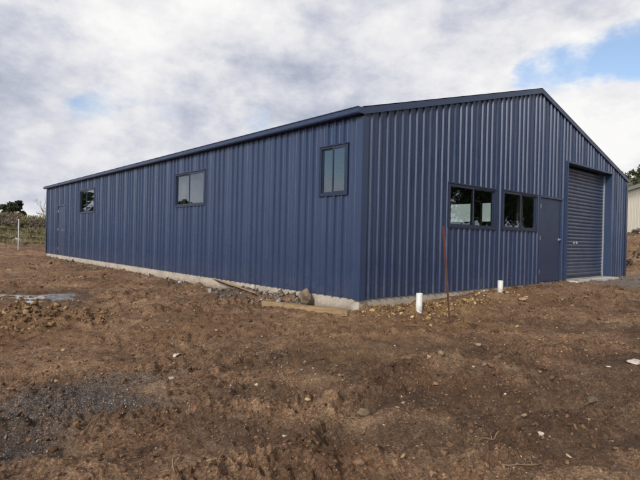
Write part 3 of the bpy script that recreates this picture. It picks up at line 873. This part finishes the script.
def picket():
    t = NT('rusty_painted_steel'); p = t.obj()
    z = t.n('ShaderNodeSeparateXYZ', i0=p).outputs[2]
    n = t.noise(p, 30, 5, .65)
    rust = t.mix(t.maprange(n, .35, .65), (.055, .028, .018), (.13, .06, .032))
    red = t.mix(t.maprange(n, .35, .7), (.125, .028, .021), (.075, .026, .020))
    f = t.maprange(t.math('ADD', z, t.math('MULTIPLY', t.noise(p, 9, 4), .25)), 1.02, 1.2)
    t.bsdf(t.mix(f, rust, red), .75, 0, t.bump(n, .5, .004), .3)
    x, y = .545, -1.31
    z0 = gz(x, y) - .12
    mb = MB()
    # three-flanged star section
    h = 1.53; w = .0165; th = .004
    for k in range(3):
        a = R(90 + 120 * k); c, s = math.cos(a), math.sin(a)
        q = [(0 - s * th, 0 + c * th), (c * w - s * th * .6, s * w + c * th * .6), (c * w + s * th * .6, s * w - c * th * .6), (s * th, -c * th)]
        mb.prism([(u, v) for u, v in q], 'z', 0, h)
    o = mb.build('steel_picket', t.m)
    o.location = (x, y, z0)
    o.rotation_euler = Vector((-.068, .060, 1)).to_track_quat('Z', 'Y').to_euler()
    return tag(o, 'leaning rusty steel picket with red painted top in front of the gable', 'picket')
pk = picket()

def twig(label, a, b, r0, sag, mat):
    pts = []
    for i in range(9):
        t_ = i / 8
        x = a[0] + (b[0] - a[0]) * t_ + .02 * math.sin(t_ * 5 + a[0] * 9); y = a[1] + (b[1] - a[1]) * t_ + .02 * math.cos(t_ * 6)
        pts.append((x, y, gz(x, y) + r0 + .01 + sag * math.sin(math.pi * t_)))
    mb = MB(); mb.tube(pts, [r0 * (1 - .6 * i / 8) for i in range(9)], 6)
    mid = pts[4]; mb.tube([mid, (mid[0] + .05, mid[1] + .04, mid[2] + .02), (mid[0] + .11, mid[1] + .05, mid[2] + .025)], [r0 * .6, r0 * .45, r0 * .2], 5)
    o = mb.build('twig', mat, smooth=True)
    return tag(o, label, 'twig')
M['twig'] = mat_plain('dry_twig', (.17, .115, .065), .9, var=.3)
twig('dry stick lying on the dark gravel at the lower left', (-4.62, -1.95), (-4.36, -1.78), .0045, .01, M['twig'])
twig('thin dry root poking up at the bottom edge left of centre', (-4.42, -3.0), (-4.44, -2.8), .004, .04, M['twig'])
twig('pale curved stalk at the bottom left beside the root', (-4.26, -3.02), (-4.12, -2.92), .0035, .02, M['twig'])
twig('thin twig on the soil at the bottom right below the ridge', (-2.85, -4.0), (-2.55, -4.12), .004, .01, M['twig'])
twig('short twig lying along the ridge at the lower right', (-2.75, -3.72), (-2.5, -3.8), .005, .015, M['twig'])

# fence at the foot of the bank
FX, FY = .42, 28.5
fence = empty('wire_fence', (FX, FY, gz(FX, FY)))
tag(fence, 'slim galvanised post and wire fence at the foot of the grassy bank', 'fence')
for dx in (-5.2, 0, 5.2):
    mb = MB(); zz = gz(FX + dx, FY) - gz(FX, FY)
    mb.tube([(dx, 0, zz - .3), (dx, 0, zz + 1.90)], .033, 14)
    mb.tube([(dx, 0, zz + 1.901), (dx, 0, zz + 1.935)], [.038, .024], 14)
    mb.build('post', M['galv'], fence)
for k in range(5):
    mb = MB(); zz = .25 + .38 * k
    mb.tube([(-5.2 + i * 1.3, .035, zz + .012 * math.sin(i * 2.1)) for i in range(9)], .002, 5)
    mb.build('wire', M['galv'], fence)

# ------------------------------------------------------------------ vegetation
def leaf_cloud(centers, radii, per, size, seed, up=.3):
    """random small leaf quads filling clumps -> verts, faces"""
    r = np.random.default_rng(seed); P = []; 
    for c, rad, n in zip(centers, radii, per):
        d = r.normal(size=(n, 3)); d /= np.linalg.norm(d, axis=1)[:, None]
        P.append(np.array(c) + d * (np.array(rad) * (r.random((n, 1)) ** .45)))
    P = np.concatenate(P); n = len(P)
    a = r.normal(size=(n, 3)); a[:, 2] += up; a /= np.linalg.norm(a, axis=1)[:, None]
    b = np.cross(a, r.normal(size=(n, 3))); b /= np.linalg.norm(b, axis=1)[:, None]
    s = size * r.uniform(.5, 1.4, (n, 1)); w = s * r.uniform(.3, .6, (n, 1))
    V = np.stack([P - a * s, P + b * w, P + a * s, P - b * w], 1).reshape(-1, 3)
    return V, np.arange(n * 4).reshape(n, 4)

def mat_leaf(name, stops):
    t = NT(name)
    c = t.ramp(t.island(), stops)
    d = t.n('ShaderNodeBsdfDiffuse', Color=c); tr = t.n('ShaderNodeBsdfTranslucent', Color=c)
    mx = t.n('ShaderNodeMixShader', i0=.42, i1=d.outputs[0], i2=tr.outputs[0])
    t.t.links.new(mx.outputs[0], t.out.inputs[0]); return t.m
M['needle'] = mat_leaf('conifer_foliage', [(0, (.035, .045, .028)), (.6, (.065, .08, .045)), (1, (.12, .13, .07))])
M['scrub'] = mat_leaf('scrub_foliage', [(0, (.13, .12, .065)), (.3, (.21, .21, .085)), (.6, (.29, .29, .12)), (.8, (.33, .27, .16)), (1, (.46, .40, .22))])
M['olive'] = mat_leaf('olive_shrub', [(0, (.035, .042, .02)), (.6, (.07, .085, .034)), (1, (.14, .14, .06))])
M['brush'] = mat_leaf('bare_brush', [(0, (.09, .07, .058)), (.5, (.18, .135, .11)), (1, (.30, .24, .19))])
M['grass'] = mat_leaf('rough_grass', [(0, (.10, .10, .045)), (.35, (.18, .17, .08)), (.7, (.30, .26, .15)), (1, (.42, .34, .23))])
M['bark'] = mat_plain('bark', (.12, .095, .075), .9, var=.3, bump=.6)

def tree(name, label, x, y, h, clumps, mat, seed, leaf=.11, n=260, group=None):
    z = gz(x, y); root = empty(name, (x, y, z)); tag(root, label, 'tree', group)
    mb = MB(); rnd = random.Random(seed)
    mb.tube([(0, 0, -.2), (.03, 0, h * .3), (-.02, .03, h * .6), (0, 0, h * .92)], [.13, .10, .06, .02], 8)
    for c, rad in clumps:
        zz = max(.2 * h, c[2] * .75); mb.tube([(0, 0, zz * .9), (c[0] * .5, c[1] * .5, (zz + c[2]) * .5), tuple(c)], [.045, .03, .012], 5)
    mb.build('trunk', M['bark'], root, smooth=True)
    V, F = leaf_cloud([c for c, _ in clumps], [r_ for _, r_ in clumps], [n] * len(clumps), leaf, seed)
    big_mesh('crown', V, F, mat, root)
    return root
def along(px_az, dist):           # a spot at a bearing (degrees from +Y towards +X) and distance from the camera spot
    a = R(px_az); return CAM[0] + dist * math.sin(a), CAM[1] + dist * math.cos(a)

def clumps_round(h, w, n, seed, lo=.35):
    r = random.Random(seed); out = []
    for i in range(n):
        a = r.uniform(0, 6.28); q = r.uniform(0, 1) ** .6; t_ = r.uniform(lo, 1.0)
        ww = w * math.sin(math.pi * min(.95, .18 + .8 * (1 - t_) + .05)) * .75
        out.append(((math.cos(a) * q * ww, math.sin(a) * q * ww, h * t_), (w * r.uniform(.22, .4), w * r.uniform(.22, .4), w * r.uniform(.16, .3))))
    return out
tx, ty = along(9.75, 68)
tree('evergreen_tree', 'taller dark round topped evergreen rising behind the fence post', tx, ty, 3.4, clumps_round(3.3, 1.15, 20, 5), M['needle'], 5, .13)
tx, ty = along(8.95, 70)
tree('evergreen_tree', 'smaller dark evergreen at the far left behind the scrub', tx, ty, 2.75, clumps_round(2.7, 1.15, 16, 6), M['needle'], 6, .12)

def bare_tree(label, x, y, h, seed):
    z = gz(x, y); root = empty('bare_tree', (x, y, z)); tag(root, label, 'tree')
    rnd = random.Random(seed); mb = MB(); tw = MB()
    def grow(p, d, ln, r_, depth, tgt):
        q = p + d * ln
        tgt.tube([p, p + d * ln * .5 + Vector((rnd.uniform(-.05, .05), rnd.uniform(-.05, .05), 0)), q], [r_, r_ * .8, r_ * .6], 5, False)
        if depth == 0: return
        for _ in range(3):
            nd = (d + Vector((rnd.uniform(-.7, .7), rnd.uniform(-.7, .7), rnd.uniform(-.1, .5)))).normalized()
            grow(p + d * ln * rnd.uniform(.6, 1), nd, ln * rnd.uniform(.55, .8), r_ * .55, depth - 1, tw)
    grow(Vector((0, 0, -.1)), Vector((.05, 0, 1)).normalized(), h * .42, .06, 4, mb)
    mb.build('trunk', M['bark'], root); tw.build('crown', M['bark'], root, fix=False)
for lb, az, ds, h, sd in (('thin bare tree with wispy twigs right of the tall evergreen', 12.4, 64, 3.6, 3), ('bare leaning tree with spread twigs close to the shed end', 13.6, 62, 3.2, 8)):
    tx, ty = along(az, ds); bare_tree(lb, tx, ty, h, sd)

# scrub thicket on top of the bank (one mass)
r = np.random.default_rng(31)
def thicket(name, label, mat, n, az0, az1, d0, d1, h0, h1, leaf, per, seed):
    r = np.random.default_rng(seed); C, Rd, N = [], [], []
    for i in range(n):
        x, y = along(r.uniform(az0, az1), r.uniform(d0, d1)); z = gz(x, y); h = r.uniform(h0, h1)
        for k in range(4):
            C.append((x + r.normal(0, .5), y + r.normal(0, .5), z + h * r.uniform(.25, .8))); Rd.append((h * .35, h * .35, h * .3)); N.append(per)
    V, F = leaf_cloud(C, Rd, N, leaf, seed)
    o = big_mesh(name, V, F, mat); tag(o, label, 'scrub', kind='stuff'); return o
thicket('scrub', 'dense olive brown scrub along the top of the bank on the left', M['scrub'], 60, 2, 18, 50, 66, .9, 1.8, .09, 110, 32)
thicket('dark_scrub', 'dark green shrubs among the brown scrub on the left bank', M['olive'], 16, 2, 18, 49, 62, .9, 1.7, .10, 130, 33)
thicket('dry_brush', 'pale leafless brush among the scrub on the left bank', M['brush'], 18, 2, 18, 47, 62, .8, 1.8, .11, 60, 34)
thicket('low_weeds', 'low green weeds on the slope of the left bank', M['grass'], 48, 2, 18, 38, 49, .25, .7, .07, 60, 35)
thicket('bank_weeds', 'weeds and dry stalks on the earth bank right of the shed', M['brush'], 26, 69, 80, 20.5, 38, .2, .55, .06, 40, 36)

def grass(name, label, n, az0, az1, d0, d1, h, seed):
    r = np.random.default_rng(seed)
    az = np.radians(r.uniform(az0, az1, n)); d = r.uniform(d0, d1, n)
    x = CAM[0] + d * np.sin(az); y = CAM[1] + d * np.cos(az)
    pt = fbm(x, y, .35, 2, 301); k = (pt > .02) & (y > 29.6); x, y = x[k], y[k]; n = len(x)
    z = ground_z(x, y)
    hh = h * r.uniform(.4, 1.3, n); a = r.uniform(0, 2 * np.pi, n); lx = r.normal(0, .35, n) * hh; ly = r.normal(0, .35, n) * hh; w = .014
    V = np.stack([np.stack([x - w * np.cos(a), y - w * np.sin(a), z - .02], -1), np.stack([x + w * np.cos(a), y + w * np.sin(a), z - .02], -1), np.stack([x + lx, y + ly, z + hh], -1)], 1).reshape(-1, 3)
    o = big_mesh(name, V, np.arange(n * 3).reshape(n, 3), M['grass']); tag(o, label, 'grass', kind='stuff')
grass('rough_grass', 'tufts of rough green and straw grass on the left bank', 26000, 4, 17, 34, 50, .26, 41)

def belt(name, label, spots, hh, leaf, per, seed, mat):
    r = np.random.default_rng(seed); C, Rd, N = [], [], []; mb = MB()
    for sp in spots:
        x, y = sp[:2]; z = gz(x, y); h = sp[2] if len(sp) > 2 else hh * r.uniform(.75, 1.2)
        mb.tube([(x, y, z - .3), (x + .1, y, z + h * .5), (x, y, z + h * .9)], [.28, .2, .05], 7)
        for k in range(12):
            t_ = r.uniform(.22, .95); q = h * .28 * (1.15 - t_)
            C.append((x + r.normal(0, q), y + r.normal(0, q), z + h * t_)); Rd.append((h * .16, h * .16, h * .13)); N.append(per)
    V, F = leaf_cloud(C, Rd, N, leaf, seed); nv = len(V)
    tv = np.array(mb.v); tf = np.array([f for f in mb.f if len(f) == 4])
    o = big_mesh(name, np.concatenate([V, tv]), np.concatenate([F, tf + nv]), mat); tag(o, label, 'trees', kind='stuff')
r_ = np.random.default_rng(90)
belt('roadside_trees', 'dark leafy trees across the yard that the gable windows mirror', [(26 + 3.0 * i + r_.normal(0, .6), -19 - .75 * i + r_.normal(0, 1.5)) for i in range(17)], 12.5, .26, 150, 91, M['needle'])
belt('paddock_trees', 'scattered trees across the paddock that the side windows mirror', [(-10.5, 53.7, 5.4), (-26.5, 60, 4.4), (-29, 62, 3.6), (-52, 66, 4.5), (-44, 76, 4.2)], 5, .25, 110, 92, M['needle'])

for i, (az, ds, sz) in enumerate(((10.0, 40, (.7, .5, .35)), (13.4, 41, (.8, .5, .3)), (11.6, 39, (.6, .4, .28)))):
    bx_, by_ = along(az, ds)
    big_rock('bank_rock', ('pale rock on the bank beside the fence post', 'pale rock on the bank closest to the shed end', 'tan rock on the bank between the two pale ones')[i], bx_, by_, sz, M['palerock'] if i != 2 else M['tanrock'], 50 + i, .5 * i, 0, .2, 'rock')

# ------------------------------------------------------------------ right background
def cream_shed():
    root = empty('cream_shed'); tag(root, 'cream clad shed with pale roof on the bank beyond the navy shed', 'shed')
    cx, cy = along(73.2, 46); z = 1.55
    cx -= 5.0 * -math.sin(R(33)); cy -= 5.0 * math.cos(R(33))
    root.location = (cx, cy, z); root.rotation_euler = (0, 0, R(-57 + 90))
    # local x runs along the wall (towards bearing ~57 deg), local +y is the side seen
    ln, dp, h = 22.0, 10.0, 3.95
    t = NT('cream_cladding'); p = t.obj()
    n = t.noise(t.scale(p, (4, 4, .5)), 1.0, 4)
    t.bsdf(t.mix(n, (.54, .50, .40), (.66, .62, .51)), .5, 0, None, .4)
    mb = MB()
    clad(mb, ln, lambda s: h, [], lambda s, o, zz: (-ln / 2 + s, dp / 2 + o, zz), .05, -.6)
    mb.box(-ln / 2 + .01, ln / 2 - .01, -dp / 2, dp / 2 - .01, -.6, h - .02)
    mb.build('wall', t.m, root, fix=False)
    mb = MB(); mb.prism([(dp / 2 + .05, h + .06), (0, h + 1.15), (-dp / 2 - .05, h + .06), (-dp / 2 - .05, h - .01), (dp / 2 + .05, h - .01)], 'x', -ln / 2 - .05, ln / 2 + .05)
    mb.build('roof', mat_plain('pale_roof', (.60, .62, .60), .45, var=.08), root)
    mb = MB(); mb.box(-ln / 2 - .05, ln / 2 + .05, dp / 2 + .055, dp / 2 + .2, h - .24, h + .0)
    mb.build('gutter', mat_plain('pale_green_trim', (.22, .27, .23), .5, var=.1), root)
    return root
cream_shed()

def hill():
    n = 120; cx, cy = along(82, 230)
    u = np.linspace(-1, 1, n); X, Y = np.meshgrid(u, u)
    rr = np.hypot(X, Y)
    az = math.radians(82)
    wx = cx + X * 90; wy = cy + Y * 90
    zz = 36 * sstep(1.0, .15, rr) + 5 * fbm(wx, wy, .03, 4, 7) * sstep(1, .7, rr) - 2
    V = np.stack([wx, wy, zz], -1).reshape(-1, 3); idx = np.arange(n * n).reshape(n, n)
    F = np.stack([idx[:-1, :-1], idx[:-1, 1:], idx[1:, 1:], idx[1:, :-1]], -1).reshape(-1, 4)
    t = NT('hillside'); p = t.pos()
    c = t.mix(t.maprange(t.noise(p, .06, 5, .6), .42, .58), t.mix(t.noise(p, .5, 5), (.04, .042, .028), (.09, .08, .05)), t.mix(t.noise(p, .3, 5), (.14, .10, .07), (.26, .20, .14)))
    t.bsdf(c, .95, 0, None, .1)
    o = big_mesh('hill', V, F, t.m, smooth=True); tag(o, kind='structure')
    # tree belt on the hill
    r = np.random.default_rng(77); C, Rd, N = [], [], []
    for i in range(420):
        a = r.uniform(0, 2 * np.pi); q = r.uniform(.05, .95) ** .5 * 88
        x = cx + q * math.cos(a); y = cy + q * math.sin(a)
        k = int(np.clip((y - cy + 90) / 180 * (n - 1), 0, n - 1)); j = int(np.clip((x - cx + 90) / 180 * (n - 1), 0, n - 1))
        z = zz[k, j]; h = r.uniform(3, 6)
        for _ in range(3):
            C.append((x + r.normal(0, 1), y + r.normal(0, 1), z + h * r.uniform(.3, .8))); Rd.append((h * .35, h * .35, h * .35)); N.append(45)
    V, F = leaf_cloud(C, Rd, N, .5, 78)
    o = big_mesh('hill_woodland', V, F, M['olive']); tag(o, 'dark woodland covering the hill beyond the cream shed', 'woodland', kind='stuff')
hill()
tx, ty = along(76.6, 75)
tree('dark_tree', 'dark bushy tree behind the cream shed at the right edge', tx, ty, 9.8, clumps_round(9.8, 3.2, 26, 15, .3), M['needle'], 15, .3, 240)
mb = MB()
for i, (az, h) in enumerate(((73.35, .42), (73.7, .36))):
    pass

# ------------------------------------------------------------------ world: Nishita sky with cloud cover
SUN_AZ, SUN_EL = 246.0, 30.0          # compass bearing (from +Y towards +X) of the sun, elevation
def bearing(az, el):
    a, e = R(az), R(el); return Vector((math.sin(a) * math.cos(e), math.cos(a) * math.cos(e), math.sin(e)))
def cam_axes():
    f = Vector((math.sin(YAW) * math.cos(PITCH), math.cos(YAW) * math.cos(PITCH), math.sin(PITCH)))
    r0 = Vector((math.cos(YAW), -math.sin(YAW), 0)); u0 = r0.cross(f)
    c, s = math.cos(ROLL), math.sin(ROLL)
    return r0 * c + u0 * s, -r0 * s + u0 * c, f
CR, CU, CF = cam_axes()

def build_world():
    w = bpy.data.worlds.new('World'); SC.world = w; w.use_nodes = True
    t = NT.__new__(NT); t.t = w.node_tree; t.t.nodes.clear()
    out = t.n('ShaderNodeOutputWorld')
    d = t.n('ShaderNodeTexCoord').outputs['Generated']
    sep = t.n('ShaderNodeSeparateXYZ', i0=d)
    sky = t.n('ShaderNodeTexSky', _sky_type='NISHITA', _sun_disc=False)
    sky.sun_elevation = R(SUN_EL); sky.sun_rotation = R(SUN_AZ)
    sky.air_density = 1.0; sky.dust_density = .6; sky.ozone_density = 2.0
    cv = t.scale(d, (1, 1, 1.7))          # billows flattened by perspective
    wn = t.n('ShaderNodeTexNoise', Vector=cv, Scale=5.0, Detail=8.0, Roughness=.62).outputs[1]
    wv = t.n('ShaderNodeVectorMath', _operation='SUBTRACT', i0=wn, i1=(.5, .5, .5)).outputs[0]
    dw = t.n('ShaderNodeVectorMath', _operation='NORMALIZE', i0=t.n('ShaderNodeVectorMath', _operation='ADD', i0=d, i1=t.scale(wv, (.13, .13, .09))).outputs[0]).outputs[0]
    def lobe(az, el, width, amp):
        v = bearing(az, el)
        dot = t.n('ShaderNodeVectorMath', _operation='DOT_PRODUCT', i0=dw, i1=tuple(v)).outputs['Value']
        k = 1.0 / (1 - math.cos(R(width)))
        e = t.math('EXPONENT', t.math('MULTIPLY', t.math('SUBTRACT', dot, 1.0), k))
        return t.math('MULTIPLY', e, amp)
    def total(ls):
        s = None
        for l in ls: s = l if s is None else t.math('ADD', s, l)
        return s
    n1 = t.noise(cv, 3.1, 12, .56, .0)
    n2 = t.noise(t.n('ShaderNodeVectorMath', _operation='ADD', i0=cv, i1=(7.3, 2.1, 0)).outputs[0], 4.0, 12, .58, .0)
    n3 = t.noise(t.n('ShaderNodeVectorMath', _operation='ADD', i0=cv, i1=(17.3, 9.1, 0)).outputs[0], 12.0, 10, .62, .0)
    cov = total([n1, HOLES(lobe, total), .22])
    cover = t.maprange(t.math('ADD', cov, t.math('MULTIPLY', t.math('SUBTRACT', n3, .5), .20)), .38, .59, .12, 1.0)
    br = total([t.math('MULTIPLY', t.math('SUBTRACT', n2, .5), 1.35), t.math('MULTIPLY', t.math('SUBTRACT', n3, .5), .75), LIGHTS(lobe, total), .565])
    ccol = t.ramp(br, [(.26, (.40, .43, .53)), (.45, (.57, .59, .665)), (.64, (.745, .745, .775)), (.92, (.90, .895, .885))])
    sunl = t.math('ADD', lobe(SUN_AZ, SUN_EL, 20, .7), lobe(252, 14, 14, 3.0))
    # cloud glows around the veiled sun
    strength = t.math('ADD', 1.0, t.math('MULTIPLY', sunl, 2.2))
    b1 = t.n('ShaderNodeBackground', Color=sky.outputs[0], Strength=.15)
    b2 = t.n('ShaderNodeBackground', Color=ccol, Strength=strength)
    mx = t.n('ShaderNodeMixShader', i0=cover, i1=b1.outputs[0], i2=b2.outputs[0])
    t.t.links.new(mx.outputs[0], out.inputs[0])

def HOLES(lobe, total):
    # gaps of blue: bearing, elevation, width, amount
    return total([lobe(*a) for a in HOLE_LIST])
def LIGHTS(lobe, total):
    return total([lobe(*a) for a in LIGHT_LIST])
HOLE_LIST = [(66.3, 18.0, 2.4, -.27), (70.3, 18.3, 2.3, -.25), (74.0, 18.8, 2.8, -.34), (63.0, 17.2, 1.5, -.20), (318, 12.0, 6, -.55), (336, 8, 3, -.35), (23.7, 13.9, 2.6, -.10), (33.8, 13.6, 2.4, -.20), (6, 28, 7, -.13), (17.5, 12.0, 3, -.12)]
LIGHT_LIST = [(67, 12.0, 7, .38), (315, 7.5, 3, .25), (10, 3.5, 5, .14), (62, 12, 5, .12), (22, 23, 9, .16), (38, 22, 10, .08), (11, 17, 6, -.10), (8, 9, 6, -.08), (45, 18.0, 7, -.10), (27, 15, 5, -.06), (20, 7.5, 5, .14), (12, 5.5, 5, .06), (32, 12, 4, .05)]
build_world()

# ------------------------------------------------------------------ sun
sd = bpy.data.lights.new('sun', 'SUN'); sd.energy = 2.5; sd.angle = R(7); sd.color = (1.0, .955, .89)
so = bpy.data.objects.new('sun', sd); COL.objects.link(so)
so.rotation_euler = bearing(SUN_AZ, SUN_EL).to_track_quat('Z', 'Y').to_euler(); so.location = (-10, -10, 20)

# ------------------------------------------------------------------ camera
cd = bpy.data.cameras.new('camera'); cd.sensor_fit = 'HORIZONTAL'; cd.sensor_width = 36; cd.lens = 499.82 / 640 * 36
cd.clip_start = .05; cd.clip_end = 6000
co = bpy.data.objects.new('camera', cd); COL.objects.link(co)
mw = Matrix((CR, CU, -CF)).transposed().to_4x4(); mw.translation = Vector(CAM)
co.matrix_world = mw
SC.camera = co

SC.render.engine = 'CYCLES'
SC.cycles.use_denoising = True; SC.cycles.denoising_prefilter = 'ACCURATE'
SC.render.filter_size = 1.15
SC.cycles.use_adaptive_sampling = True; SC.cycles.adaptive_threshold = .02
SC.cycles.max_bounces = 5; SC.cycles.diffuse_bounces = 3; SC.cycles.glossy_bounces = 3; SC.cycles.transparent_max_bounces = 12
SC.view_settings.view_transform = 'Standard'; SC.view_settings.look = 'None'
SC.view_settings.exposure = 0.1; SC.view_settings.gamma = 1.0
SC.view_settings.use_curve_mapping = False
